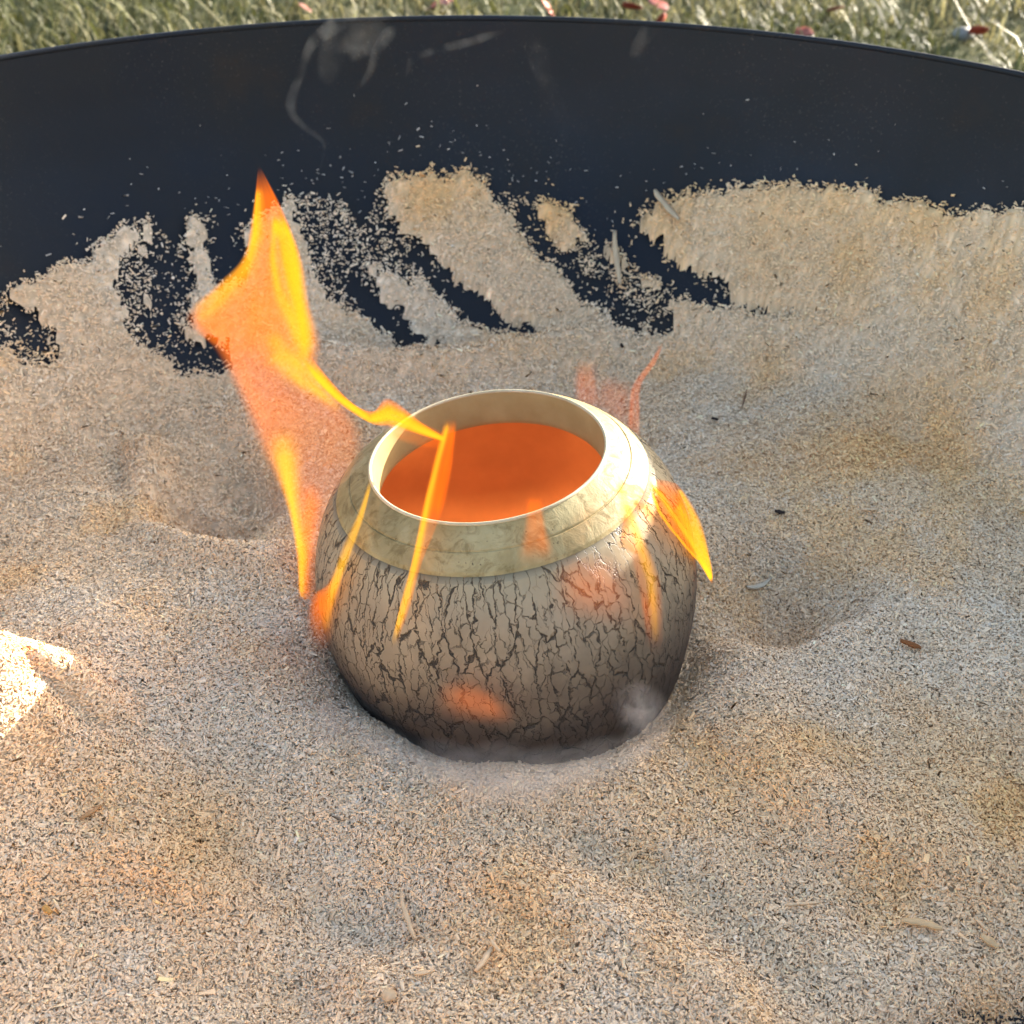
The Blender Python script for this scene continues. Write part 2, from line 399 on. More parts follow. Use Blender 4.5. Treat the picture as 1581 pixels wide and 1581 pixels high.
# the grains themselves: small roof-shaped splinters lying every way up
def grains(n, xy, z, nrm, length, width, tilt, C):
    yaw = rng.random(n) * 2 * np.pi
    a = np.stack([np.cos(yaw), np.sin(yaw), np.zeros(n)], -1)
    a = a - nrm * (a * nrm).sum(-1, keepdims=True); a /= np.linalg.norm(a, axis=-1, keepdims=True)
    pit = rng.normal(0, tilt, n)[:, None]; rol = rng.normal(0, tilt * 1.2, n)[:, None]
    b = np.cross(nrm, a)
    ax = a * np.cos(pit) + nrm * np.sin(pit); up = nrm * np.cos(pit) - a * np.sin(pit)
    bx = b * np.cos(rol) + up * np.sin(rol); ux = up * np.cos(rol) - b * np.sin(rol)
    c = np.concatenate([xy, z[:, None]], -1)
    L = (length / 2)[:, None]; W = (width / 2)[:, None]; H = W * rng.uniform(0.2, 0.6, n)[:, None]
    bend = (rng.normal(0, 0.16, n) * length)[:, None]
    k1 = rng.uniform(0.3, 1.0, n)[:, None]; k2 = rng.uniform(0.3, 1.0, n)[:, None]
    P = np.stack([c - ax * L - bx * W * k1 - ux * H, c - ax * L * 0.95 + ux * 0.2 * H + bend * bx * 0.5, c - ax * L + bx * W * k2 - ux * H,
                  c + ax * L - bx * W * k2 - ux * H + bend * bx, c + ax * L * 0.9 + ux * H, c + ax * L + bx * W * k1 - ux * H + bend * bx], 1)
    V = P.reshape(-1, 3); o = (np.arange(n) * 6)[:, None]
    F = np.concatenate([o + np.array([[0, 3, 4, 1]]), o + np.array([[1, 4, 5, 2]])], 0)
    return V, F, np.repeat(C, 6, 0)

def surf_normal(x, y):
    e = 0.003
    dzx = (z_surf(x + e, y) - z_surf(x - e, y)) / (2 * e); dzy = (z_surf(x, y + e) - z_surf(x, y - e)) / (2 * e)
    nn = np.stack([-dzx, -dzy, np.ones_like(dzx)], -1)
    return nn / np.linalg.norm(nn, axis=-1, keepdims=True)

parts = []
def scatter(n, xlo, xhi, ylo, yhi, near_only, lift=0.0, lscale=1.0):
    x = rng.uniform(xlo, xhi, n); y = rng.uniform(ylo, yhi, n)
    rho = np.hypot(x - TC[0], y - TC[1])
    keep = (rho < 0.594) & (np.hypot(x - PB.x, y - PB.y) > 0.094)
    x, y = x[keep], y[keep]
    z = z_surf(x, y)
    p = proj(np.stack([x, y, z], -1))
    inview = (p[:, 0] > -260) & (p[:, 0] < 1840) & (p[:, 1] < 1760) & (y > -0.42)
    keep = inview if near_only else ~inview
    x, y, z = x[keep], y[keep], z[keep]
    b = bareness(x, y, z)
    pv = proj(np.stack([x, y, z], -1)); above = np.interp(pv[:, 0], EDGE[:, 0], EDGE[:, 1]) - pv[:, 1]
    keep = rng.random(len(x)) < np.clip((1 - b) ** 1.7 * 1.1, np.where(above > -10, 0.022 * np.exp(-np.maximum(above, 0) / 22), 0.022), 1)
    x, y, z, b = x[keep], y[keep], z[keep], b[keep]
    rho = np.hypot(x - TC[0], y - TC[1])
    zz = np.where(b > 0.55, z_tub(rho) + 0.0012, np.maximum(z - 0.012 * b, z_tub(rho) + 0.001))
    # keep the grains out of the pot
    lp = pot_local(np.stack([x, y, zz], -1)); pr = np.interp(lp[:, 2], OUT[:, 1], OUT[:, 0])
    keep = np.hypot(lp[:, 0], lp[:, 1]) > pr + 0.0015
    x, y, zz = x[keep], y[keep], zz[keep]
    n = len(x)
    zz = zz + rng.uniform(-0.0013, 0.0013, n) + lift
    nrm = surf_normal(x, y)
    s = rng.lognormal(0, 0.38, n) * lscale; big = np.where(rng.random(n) < 0.02, rng.uniform(1.5, 2.4, n), 1.0); s = s * big
    length = np.clip(0.0022 * s, 0.001, 0.008); width = np.clip(0.0012 * rng.lognormal(0, 0.32, n) * lscale * np.sqrt(big), 0.0007, 0.0034)
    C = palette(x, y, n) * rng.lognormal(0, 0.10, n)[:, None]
    hue = rng.normal(0, 0.03, n); C = C * np.stack([1 + hue, np.ones(n), 1 - 1.6 * hue], -1)
    dark = rng.random(n) < 0.005; C[dark] *= rng.uniform(0.25, 0.6, dark.sum())[:, None]
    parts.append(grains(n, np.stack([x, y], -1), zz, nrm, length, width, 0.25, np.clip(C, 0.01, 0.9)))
scatter(520000, -0.62, 0.56, -0.42, 0.5, True)
scatter(420000, -0.36, 0.36, -0.34, 0.16, True)
scatter(30000, -0.64, 0.57, -0.7, 0.5, False, 0.001, 1.7)

# flecks clinging to the bare wall
def wall_flecks(n):
    px = rng.uniform(-100, 1700, n); e = np.interp(px, EDGE[:, 0], EDGE[:, 1])
    py = e - rng.exponential(30, n)
    w = np.exp(-((px - 650) / 480) ** 2) + 0.12
    keep = (py > 60) & (rng.random(n) < w)
    px, py = px[keep], py[keep]
    d = ray(px, py); t = np.linspace(0.6, 1.5, 900)
    P = CAM + d[:, None, :] * t[None, :, None]
    rr = np.hypot(P[..., 0] - TC[0], P[..., 1] - TC[1])
    below = (P[..., 2] < np.where(rr < 0.5975, z_tub(rr), 0.24)) | (rr > 0.5975)
    k = below.argmax(1); H = P[np.arange(len(px)), k]
    good = below.any(1) & (H[:, 2] < 0.23); H = H[good]
    q = H - np.array([TC[0], TC[1], 0]); r = np.hypot(q[:, 0], q[:, 1])
    slope = (z_tub(r) - z_tub(r - 0.01)) / 0.01
    nr = np.stack([-q[:, 0] / r * slope, -q[:, 1] / r * slope, np.ones(len(r))], -1); nr /= np.linalg.norm(nr, axis=-1, keepdims=True)
    n = len(H); H = H + nr * 0.001
    length = 0.0017 * rng.lognormal(0, 0.45, n); width = 0.0010 * rng.lognormal(0, 0.3, n)
    C = np.array([0.36, 0.32, 0.27]) * rng.lognormal(0, 0.3, n)[:, None]
    parts.append(grains(n, H[:, :2], H[:, 2], nr, length, width, 0.3, np.clip(C, 0.02, 0.8)))
wall_flecks(260)

Vs, Fs, Cs = [V0], [F0], [C0]; off = len(V0)
for v, f, c in parts:
    Vs.append(v); Fs.append(f + off); Cs.append(c); off += len(v)
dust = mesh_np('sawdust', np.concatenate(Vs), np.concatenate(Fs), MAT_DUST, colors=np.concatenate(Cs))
tag(dust, 'pale tan loose sawdust bed filling the steel tub', 'sawdust', kind='stuff')

# ------------------------------------------------------------------ pot
def mat_crackle():
    m, nt, out = new_mat('crackled_clay'); q = NT(nt); o = q.obj()
    at = q.n('ShaderNodeAttribute', attribute_name='wrap')          # unrolled coordinates: arc, height
    def warped(prev, scale, amp, det):
        w = q.noise(at.outputs['Vector'], scale, det, 0.65)
        sub = q.n('ShaderNodeVectorMath', operation='SUBTRACT'); q.l(w.outputs['Color'], sub.inputs[0]); sub.inputs[1].default_value = (0.5, 0.5, 0.5)
        sc = q.n('ShaderNodeVectorMath', operation='SCALE'); q.l(sub.outputs[0], sc.inputs[0]); sc.inputs['Scale'].default_value = amp
        add = q.n('ShaderNodeVectorMath', operation='ADD'); q.l(prev, add.inputs[0]); q.l(sc.outputs[0], add.inputs[1])
        return add.outputs[0]
    co = warped(warped(at.outputs['Vector'], 60, 0.009, 2), 300, 0.006, 3)
    wid = q.noise(at.outputs['Vector'], 130, 2)
    def cells(scx, scy, w, seed):
        mp = q.n('ShaderNodeMapping'); q.l(co, mp.inputs['Vector']); mp.inputs['Scale'].default_value = (scx, scy, 1); mp.inputs['Location'].default_value = (seed, seed * 1.7, 0)
        v = q.n('ShaderNodeTexVoronoi', feature='DISTANCE_TO_EDGE', voronoi_dimensions='2D'); v.inputs['Scale'].default_value = 1; v.inputs['Randomness'].default_value = 1
        q.l(mp.outputs[0], v.inputs['Vector'])
        ww = q.math('MULTIPLY', q.math('MAXIMUM', q.math('SUBTRACT', wid.outputs['Fac'], 0.30), 0.03), w * 2.9)
        return q.ramp(q.math('DIVIDE', v.outputs['Distance'], ww), [(0.0, (1, 1, 1)), (0.45, (0.8,) * 3), (1.0, (0, 0, 0))]).outputs[0]
    big = cells(118, 25, 0.06, 3.1); small = cells(215, 85, 0.065, 8.3)
    br = q.noise(at.outputs['Vector'], 60, 2)
    brk = q.ramp(br.outputs['Fac'], [(0.38, (0, 0, 0)), (0.54, (1, 1, 1))])
    cr = q.math('MAXIMUM', big, q.math('MULTIPLY', small, q.math('MULTIPLY', brk.outputs[0], 0.62)))
    sy = q.n('ShaderNodeSeparateXYZ'); q.l(at.outputs['Vector'], sy.inputs[0])
    ring = q.ramp(sy.outputs['Y'], [(ZB - 0.0018, (0, 0, 0)), (ZB - 0.0011, (0.75,) * 3), (ZB - 0.0002, (0.75,) * 3)])      # line cut under the band
    cr = q.math('MAXIMUM', cr, ring.outputs[0])
    n1 = q.noise(o, 26, 4, 0.6)
    clay = q.ramp(n1.outputs['Fac'], [(0.3, (0.25, 0.195, 0.12)), (0.55, (0.33, 0.26, 0.165)), (0.75, (0.40, 0.32, 0.21))])
    # soot: a ragged smoke stain that climbed from the buried part
    sx = q.n('ShaderNodeSeparateXYZ'); q.l(at.outputs['Vector'], sx.inputs[0])
    sn = q.noise(o, 17, 5, 0.7)
    st = q.math('ADD', sx.outputs['Y'], q.math('MULTIPLY', sn.outputs['Fac'], 0.075))
    soot = q.ramp(q.math('MULTIPLY', st, 6.0), [(0.34, (1, 1, 1)), (0.50, (0.75,) * 3), (0.66, (0.3,) * 3), (0.95, (0, 0, 0))])
    gz_ = q.ramp(q.math('ADD', sx.outputs['Y'], q.math('MULTIPLY', n1.outputs['Fac'], 0.02)), [(0.10, (0, 0, 0)), (0.125, (1, 1, 1))])   # thin run of the band's glaze
    ck = q.mix(q.math('MULTIPLY', gz_.outputs[0], 0.7), clay.outputs[0], (0.28, 0.225, 0.115))
    c = q.mix(q.math('MULTIPLY', soot.outputs[0], 0.9), ck, (0.034, 0.025, 0.025))
    c = q.mix(q.math('MULTIPLY', cr, 0.9), c, (0.03, 0.023, 0.016))
    b = q.bsdf(out, c, 0.55, 0.35)
    hm = q.math('SUBTRACT', q.math('MULTIPLY', n1.outputs['Fac'], 0.3), cr)
    q.bump(b, hm, 1.0, 0.003)
    return m
def mat_glaze():
    m, nt, out = new_mat('olive_glaze'); q = NT(nt); o = q.obj()
    n1 = q.noise(o, 34, 6, 0.68, 0.6); n2 = q.noise(o, 420, 2); n3 = q.noise(o, 90, 5, 0.7, 1.2)
    c = q.ramp(n1.outputs['Fac'], [(0.3, (0.20, 0.15, 0.056)), (0.5, (0.255, 0.195, 0.078)), (0.68, (0.34, 0.27, 0.125))])
    sp = q.ramp(n2.outputs['Fac'], [(0.25, (0.2, 0.15, 0.1)), (0.30, (1, 1, 1))])
    dirt = q.ramp(n3.outputs['Fac'], [(0.36, (0.45, 0.38, 0.28)), (0.5, (1, 1, 1))])
    cc = q.mix(0.8, c.outputs[0], sp.outputs[0], 'MULTIPLY')
    r = q.ramp(n3.outputs['Fac'], [(0.35, (0.8,) * 3), (0.65, (0.52,) * 3)])
    b = q.bsdf(out, q.mix(0.6, cc, dirt.outputs[0], 'MULTIPLY'), r.outputs[0], 0.4)
    q.bump(b, q.math('ADD', q.math('MULTIPLY', n1.outputs['Fac'], 1.2), q.math('MULTIPLY', n3.outputs['Fac'], 0.5)), 0.35, 0.002)
    return m
def mat_simple(name, c1, c2, scale, rough, bump=0.3):
    m, nt, out = new_mat(name); q = NT(nt); n1 = q.noise(q.obj(), scale, 4, 0.6)
    b = q.bsdf(out, q.ramp(n1.outputs['Fac'], [(0.3, c1), (0.7, c2)]).outputs[0], rough, 0.4); q.bump(b, n1.outputs['Fac'], bump, 0.001)
    return m

pot = empty('clay_pot'); pot.matrix_world = potM
tag(pot, 'round crackled clay pot burning in the sawdust, open mouth glowing orange inside', 'pot')
ZB = 0.1122                                             # lower edge of the smooth shoulder
k_ = int((OUT[:, 1] <= ZB).sum()); rz = np.interp(ZB, OUT[:, 1], OUT[:, 0]); body_prof = np.vstack([OUT[:k_], [(rz, ZB)], [(rz - 0.0030, ZB + 0.0012)]])
NS = 240
def pot_mesh(name, prof, mat, wrap=False, wob=0.012):
    V, F = lathe(prof, NS)
    ang = np.arctan2(V[:, 1], V[:, 0])
    if wob: V[:, :2] *= (1 + wob * (N1.fbm(V[:, 0] * 26 + 20, V[:, 1] * 26 + V[:, 2] * 6 + 20, 3) - 0.5))[:, None]
    o = mesh_np(name, V, F, mat, pot, smooth=True)
    if wrap:
        at = o.data.attributes.new('wrap', 'FLOAT_VECTOR', 'POINT')
        a2 = np.arctan2(V[:, 0], -V[:, 1])               # seam at the back
        at.data.foreach_set('vector', np.stack([a2 * 0.105, V[:, 2], np.zeros(len(V))], -1).astype(np.float32).ravel())
    return o
pot_mesh('body', body_prof, mat_crackle(), True)
sh = np.vstack([[(rz, ZB)], OUT[k_ + 1:]])
# two turned steps on the shoulder, each 1 mm proud of what lies below
zz = sh[:, 1]; lift = np.where(zz > 0.1185, 0.0022, 0.0012)
lift[zz < 0.1088] = 0.0004
gro = np.exp(-((zz - 0.1188) / 0.0006) ** 2) * 0.0012
dense = spline(sh, 160); zz = dense[:, 1]
lift = 0.0005 - 0.0006 * np.exp(-((zz - 0.1207) / 0.0003) ** 2)
lift = 0.00012 + lift * sstep(ZB, ZB + 0.0016, zz)
dense[:, 1] += lift; dense[:, 0] += lift * 0.4
pot_mesh('shoulder_band', dense, mat_glaze())
top = dense[-1]
a = np.linspace(R(-30), R(200), 12)
lip = np.stack([top[0] - 0.0007 + 0.0010 * np.cos(a), top[1] + 0.0002 + 0.0010 * np.sin(a)], -1)
pot_mesh('lip', lip, mat_simple('pale_clay_lip', (0.36, 0.29, 0.16), (0.50, 0.42, 0.27), 60, 0.5))
inn = lip[-1]
collar = spline([inn, (inn[0] - 0.0006, inn[1] - 0.006), (inn[0] - 0.0012, inn[1] - 0.018), (inn[0] - 0.0005, inn[1] - 0.0215)], 20)
pot_mesh('inner_collar', collar, mat_simple('buff_clay', (0.26, 0.185, 0.072), (0.34, 0.255, 0.11), 45, 0.5))
cav = OUT[(OUT[:, 1] < collar[-1, 1] - 0.004) & (OUT[:, 1] > -0.08)].copy(); cav[:, 0] -= 0.006
cav = np.vstack([[(0.0, -0.078)], cav[cav[:, 0] > 0.005], [(collar[-1, 0] + 0.018, collar[-1, 1] - 0.0015), (collar[-1, 0], collar[-1, 1])]])
pot_mesh('inside_wall', spline(cav, 60), mat_simple('terracotta_inside', (0.42, 0.13, 0.035), (0.58, 0.22, 0.06), 18, 0.6))

# ------------------------------------------------------------------ flames
ORANGE = np.array([1.15, 0.225, 0.012]); YEL = np.array([1.0, 0.62, 0.035]); PINK = np.array([0.9, 0.24, 0.075]); RED = np.array([0.75, 0.12, 0.02])
def flame(label, Lc, Rc, base, streaks, place, rows=90, cols=34, thick=0.35, fade=(0.08, 0.05), edge=0.10, seed=0, group='flames licking round the pot', gain=1.0):
    """Lc, Rc: the two edges of the tongue from foot to tip; place(px,py)->world; the sheet is a closed hollow tongue"""
    L = spline(Lc, rows); Rr = spline(Rc, rows)
    s = np.linspace(0, 1, cols); t = np.linspace(0, 1, rows)
    px = L[:, 0][:, None] * (1 - s) + Rr[:, 0][:, None] * s; py = L[:, 1][:, None] * (1 - s) + Rr[:, 1][:, None] * s
    P = place(px.ravel(), py.ravel()).reshape(rows, cols, 3)
    w = np.linalg.norm(P[:, -1] - P[:, 0], axis=-1)[:, None]
    d = P - CAM; d = d / np.linalg.norm(d, axis=-1, keepdims=True)
    hd = d * np.array([1, 1, 0]); hd /= np.linalg.norm(hd, axis=-1, keepdims=True)
    prof = np.sqrt(np.clip(1 - (2 * s - 1) ** 2, 0, 1))[None, :] * np.minimum(w * thick, 0.03) / 2
    curl = 0.10 * w * np.sin(3.0 * t[:, None] + 2.2 * s[None, :] + seed)
    front = P - hd * (prof - curl * 0.3)[..., None]; back = P + hd * (prof + curl * 0.3)[..., None]
    # light given off
    E = np.zeros((rows, cols, 3))
    f = sstep(0, fade[0], t)[:, None] * sstep(0, fade[1], 1 - t)[:, None] * (sstep(0, edge, s) * sstep(0, edge, 1 - s))[None, :]
    b = base(px, py, s[None, :] + 0 * px, t[:, None] + 0 * px)
    E += b
    for pts, wd, colr, k in streaks:
        dd, tt = seg_dist(px, py, pts)
        ww = np.interp(tt, np.linspace(0, 1, len(wd)), wd) if hasattr(wd, '__len__') else wd
        E += (k * np.exp(-(dd / ww) ** 2))[..., None] * colr
    nz = 0.78 + 0.44 * N2.fbm(px / 40 + seed * 7, py / 70 + seed * 3, 3)
    wv_ = 1.2 * N3.fbm(t * 3 + seed * 5, t * 0 + seed, 2)[:, None]
    nz = nz * (0.62 + 0.76 * N1.fbm(s[None, :] * 7 + wv_ * 3 + seed * 11, t[:, None] * 3.2 + seed * 4 + 0 * s[None, :], 3))
    E *= (f * nz)[..., None] * 0.5 * gain                 # two walls of the tongue
    # a seam shared by both walls closes the tongue
    V = np.concatenate([front.reshape(-1, 3), back.reshape(-1, 3)]); n = rows * cols
    i, j = np.meshgrid(np.arange(rows - 1), np.arange(cols - 1), indexing='ij')
    q = np.stack([i * cols + j, i * cols + j + 1, (i + 1) * cols + j + 1, (i + 1) * cols + j], -1).reshape(-1, 4)
    o = mesh_np('flame', V, np.concatenate([q, (q + n)[:, ::-1]]), MAT_FLAME, smooth=True, colors=np.concatenate([E.reshape(-1, 3)] * 2) / GAIN, attr='glow')
    tag(o, label, 'flame', group)
    return o
GAIN = 2 ** vs.exposure
def const(c, k): return lambda px, py, s, t: np.broadcast_to(np.asarray(c) * k, px.shape + (3,)).copy()
def plane(y): return lambda px, py: on_plane_y(px, py, y)
def onpot(off): return lambda px, py: pot_hit(px, py, off)

# the tall flame blown to the left
def base_main(px, py, s, t):
    up = sstep(590, 500, py)
    b = up[..., None] * ORANGE * 0.95
    lo = (1 - up) * sstep(1010, 800, py)
    edge_l = np.exp(-(s / 0.45) ** 2)
    b = b + (lo * (0.20 + 0.36 * edge_l))[..., None] * PINK
    b = b + ((1 - up) * np.exp(-((py - 600) / 60) ** 2) * 0.25)[..., None] * ORANGE
    return b
flame('tall orange flame blown sideways above the pot, with a pointed tip',
      [(478, 1010), (462, 930), (455, 850), (436, 770), (395, 690), (362, 610), (326, 535), (284, 492), (330, 442), (372, 398), (388, 330), (398, 256)],
      [(508, 1005), (500, 920), (500, 840), (520, 770), (560, 705), (560, 655), (500, 575), (500, 524), (482, 470), (468, 400), (440, 328), (402, 256)],
      base_main,
      [([(397, 300), (394, 360), (375, 410), (335, 452), (305, 478)], [7, 10, 13, 12, 9], YEL, 0.95),
       ([(432, 350), (450, 365), (462, 430), (470, 500), (468, 530)], [11, 20, 22, 20, 16], YEL, 1.1),
       ([(424, 345), (421, 400), (430, 450), (455, 500)], [4, 5, 6, 9], YEL, 0.6),
       ([(430, 540), (445, 560), (480, 585), (520, 610)], [14, 12, 9, 8], YEL, 1.3),
       ([(440, 700), (450, 780), (466, 860), (462, 930)], [16, 11, 7, 6], YEL, 1.0),
       ([(480, 770), (468, 880), (470, 960)], [12, 9, 8], ORANGE, 0.6)],
      plane(0.02), rows=220, cols=90, thick=0.3, fade=(0.14, 0.07), edge=0.15, seed=1)
flame('soft pink flame haze hanging around the foot of the tall flame',
      [(430, 960), (400, 840), (370, 720), (330, 600), (330, 540)], [(560, 960), (560, 840), (600, 700), (560, 600), (500, 550)], const(PINK, 0.13), [], plane(0.04), rows=60, cols=40, thick=0.3, fade=(0.45, 0.45), edge=0.45, seed=14)
# the ribbon that ties it to the lip
flame('bright yellow flame ribbon curling over the far lip of the pot',
      [(690, 684), (650, 672), (612, 660), (575, 655), (530, 628), (490, 590), (455, 545)],
      [(690, 676), (655, 654), (600, 614), (576, 634), (545, 622), (505, 580), (475, 540)],
      const(ORANGE, 0.85), [([(680, 676), (640, 660), (600, 640), (570, 648), (520, 612), (470, 560)], [5, 9, 12, 5, 6, 9], YEL, 1.3)],
      plane(0.02), rows=120, cols=26, fade=(0.05, 0.18), edge=0.22, seed=2)
flame('orange flame sheet sinking into the pot mouth under the yellow ribbon',
      [(590, 668), (600, 655), (620, 645)], [(684, 690), (690, 684), (690, 676)], const(ORANGE, 0.45), [], plane(0.015), rows=30, cols=40, edge=0.15, fade=(0.4, 0.2), seed=3)
# tongues on the pot's own wall
flame('thin orange flame climbing the far end of the pot shoulder',
      [(470, 1012), (474, 930), (505, 900), (528, 840), (552, 790), (570, 736)], [(515, 1012), (516, 950), (528, 900), (548, 846), (564, 796), (577, 736)],
      lambda px, py, s, t: (sstep(870, 950, py) * 0.55 + 0.12)[..., None] * ORANGE, [([(505, 960), (514, 915), (530, 870), (555, 805), (573, 745)], [7, 7, 8, 6, 3], YEL, 0.8), ([(488, 900), (490, 960), (500, 1000)], [14, 14, 8], ORANGE, 0.55)],
      onpot(0.012), rows=110, cols=28, thick=0.2, fade=(0.4, 0.1), edge=0.3, seed=4)
flame('slender flame standing at the mouth and trailing down the front of the pot',
      [(602, 1000), (618, 930), (634, 870), (650, 790), (664, 730), (686, 646)], [(612, 1000), (636, 930), (652, 870), (684, 790), (698, 730), (707, 646)],
      const(ORANGE, 0.26), [([(607, 990), (628, 920), (645, 850), (662, 770), (676, 710), (690, 660)], [4, 6, 5, 5, 4, 4], YEL, 0.95), ([(672, 780), (690, 700), (700, 650)], [10, 14, 8], ORANGE, 0.5)],
      lambda px, py: np.where((py > 800)[:, None], pot_hit(px, py, 0.012), on_plane_y(px, py, -0.075)), rows=120, cols=26, fade=(0.14, 0.06), edge=0.12, seed=5)
flame('faint pale orange flame wedge on the front of the pot lip',
      [(792, 872), (806, 820), (812, 766)], [(866, 866), (848, 820), (838, 766)], const(ORANGE, 0.34), [], onpot(0.012), rows=50, cols=26, fade=(0.3, 0.1), edge=0.3, seed=6)
flame('faint warm flame sheet on the pot wall under the shoulder band',
      [(850, 960), (846, 900), (860, 850)], [(990, 985), (985, 910), (960, 840)], const(PINK, 0.34), [], onpot(0.016), rows=50, cols=40, thick=0.08, fade=(0.45, 0.4), edge=0.4, seed=7)
flame('thin orange flame streak running down the pot beside the sunlit shoulder',
      [(1000, 1010), (982, 900), (962, 820), (944, 730)], [(1026, 1010), (1022, 900), (992, 820), (960, 730)], const(ORANGE, 0.2),
      [([(1012, 980), (1005, 890), (980, 815), (954, 742)], [5, 7, 7, 5], YEL, 0.55), ([(1004, 1000), (1000, 930)], [14, 12], RED, 0.4)], onpot(0.012), rows=80, cols=26, fade=(0.3, 0.1), edge=0.2, seed=8)
flame('pointed orange flame on the outer edge of the pot beside the sunlit shoulder',
      [(1101, 905), (1080, 872), (1046, 826), (1012, 780), (996, 742)], [(1101, 900), (1098, 866), (1082, 806), (1048, 756), (1006, 738)], const(ORANGE, 0.6),
      [([(1004, 752), (1035, 800), (1070, 848), (1096, 890)], [3, 3.5, 4, 4], YEL, 1.5), ([(1050, 772), (1074, 815), (1090, 862), (1097, 890)], [4, 8, 8, 5], YEL, 1.5)],
      onpot(0.014), rows=90, cols=36, fade=(0.10, 0.16), edge=0.2, seed=9)
flame('faint reddish flame wisps rising behind the pot lip',
      [(965, 700), (968, 640), (975, 595), (1000, 562), (1020, 532)], [(992, 700), (990, 640), (992, 595), (1014, 560), (1026, 526)], const(RED, 0.42), [], plane(0.085), rows=60, cols=20, fade=(0.25, 0.15), edge=0.3, seed=10)
flame('faint pink flame wisp at the back of the pot lip',
      [(886, 625), (882, 590), (888, 552)], [(930, 640), (926, 590), (926, 552)], const(RED, 0.36), [], plane(0.085), rows=40, cols=20, fade=(0.2, 0.5), edge=0.35, seed=11)
flame('faint flame veil between the wisps behind the pot lip',
      [(915, 640), (912, 600), (925, 575)], [(985, 690), (982, 625), (990, 590)], const(RED, 0.22), [], plane(0.085), rows=40, cols=24, fade=(0.3, 0.4), edge=0.35, seed=12)
flame('low orange flame glowing on the sooty front of the pot near the sawdust',
      [(665, 1120), (662, 1080), (680, 1042)], [(806, 1130), (800, 1090), (745, 1046)], const(PINK, 0.16), [([(690, 1070), (740, 1085), (780, 1105)], [24, 28, 20], PINK, 0.34)], onpot(0.016), rows=50, cols=40, thick=0.06, fade=(0.45, 0.4), edge=0.45, seed=13)

# burning gas inside the pot: a closed rounded cloud under the collar
gp = spline(cav, 60)[2:-2].copy(); gp[:, 0] = np.maximum(gp[:, 0] - 0.003, 1e-4); gp = gp[gp[:, 1] < collar[-1, 1] - 0.004]
zc = gp[-1, 1]; gp = np.vstack([[(1e-4, gp[0, 1])], gp, [(gp[-1, 0] * k, zc + 0.003 * (1 - k)) for k in (0.85, 0.7, 0.5, 0.3, 0.1, 0.001)]])
V, F = lathe(gp, 90)
gn = N2.fbm(V[:, 0] * 10 + 9, V[:, 2] * 25 + V[:, 1] * 20 + 9, 2)
E = np.array([0.74, 0.235, 0.05]) * (np.where(V[:, 2] > zc - 1e-5, 0.02, 0.16) + 0.34 * sstep(0.3, 0.75, gn) * (0.55 + 5.0 * np.clip(V[:, 0] + 0.06, 0, 0.1)))[:, None] / GAIN
o = mesh_np('flame', V, F, MAT_FLAME, smooth=True, colors=E, attr='glow')
o.matrix_world = potM
tag(o, 'orange flame filling the inside of the pot', 'flame', 'flames licking round the pot')

# ------------------------------------------------------------------ wood shavings that can be told apart
def shaving(label, p0, p1, w, colr, curl=0.2, lift=0.004, jag=0.5):
    a, b = (np.array([float(v) for v in q]) for q in (p0, p1))
    def ground_at(p):
        d = ray(np.array(p[0]), np.array(p[1])); P = CAM + d * np.linspace(0.4, 1.4, 3000)[:, None]
        return P[(P[:, 2] < z_surf(P[:, 0], P[:, 1])).argmax()]
    w = w * 0.75
    A, Bp = ground_at(a), ground_at(b); n = 9
    t = np.linspace(0, 1, n)[:, None]
    ax = Bp - A; L = np.linalg.norm(ax); side = np.cross(ax / L, [0, 0, 1]); side /= np.linalg.norm(side)
    c = A + ax * t + side * (curl * L * (t - t * t)); c[:, 2] = z_surf(c[:, 0], c[:, 1]) + lift + 0.3 * curl * L * (t - t * t)[:, 0]
    wv = w / 2 * (0.35 + 0.65 * np.sin(np.pi * np.clip(t * 0.86 + 0.10, 0, 1))) * (1 + jag * (rng.random((n, 1)) - 0.5))
    upv = np.array([0, 0, 1.0]); th = 0.0005
    c = c + side * (rng.normal(0, 0.06, (n, 1)) * w)
    V = np.concatenate([c - side * wv + upv * th, c + upv * (th + 0.07 * w), c + side * wv + upv * th, c + side * wv - upv * th, c + upv * (0.04 * w - th), c - side * wv - upv * th])
    org = V.mean(0)
    F = []
    for k in range(n - 1):
        for q in range(6):
            q2 = (q + 1) % 6; F.append((q * n + k, q * n + k + 1, q2 * n + k + 1, q2 * n + k))
    for k in (0, n - 1):
        F.append((0 * n + k, 1 * n + k, 4 * n + k, 5 * n + k)); F.append((1 * n + k, 2 * n + k, 3 * n + k, 4 * n + k))
    C = np.array(colr) * rng.lognormal(0, 0.06, len(V))[:, None]
    o = mesh_np('wood_shaving', V - org, F, MAT_SHAVING, colors=C); o.location = org.tolist()
    tag(o, label, 'wood shaving', 'wood shavings lying on the sawdust')
PALE = (0.60, 0.43, 0.26); TAN = (0.56, 0.38, 0.20); BRN = (0.22, 0.085, 0.03); BLK = (0.03, 0.022, 0.018); GRY = (0.50, 0.36, 0.22)
shaving('broad pale wood shaving leaning on the slope above the scraped finger marks', (1010, 305), (1048, 350), 0.010, GRY, 0.05, 0.006)
shaving('narrow grey wood shaving lying between two scraped finger marks', (948, 366), (957, 448), 0.007, GRY, 0.05, 0.005)
shaving('reddish brown wood chip on the sawdust beside the pot', (1388, 996), (1420, 1008), 0.006, BRN, 0.05, 0.004)
shaving('black charred chip lying alone on the sawdust beside the pointed flame', (1195, 796), (1211, 799), 0.005, BLK, 0.05, 0.004)
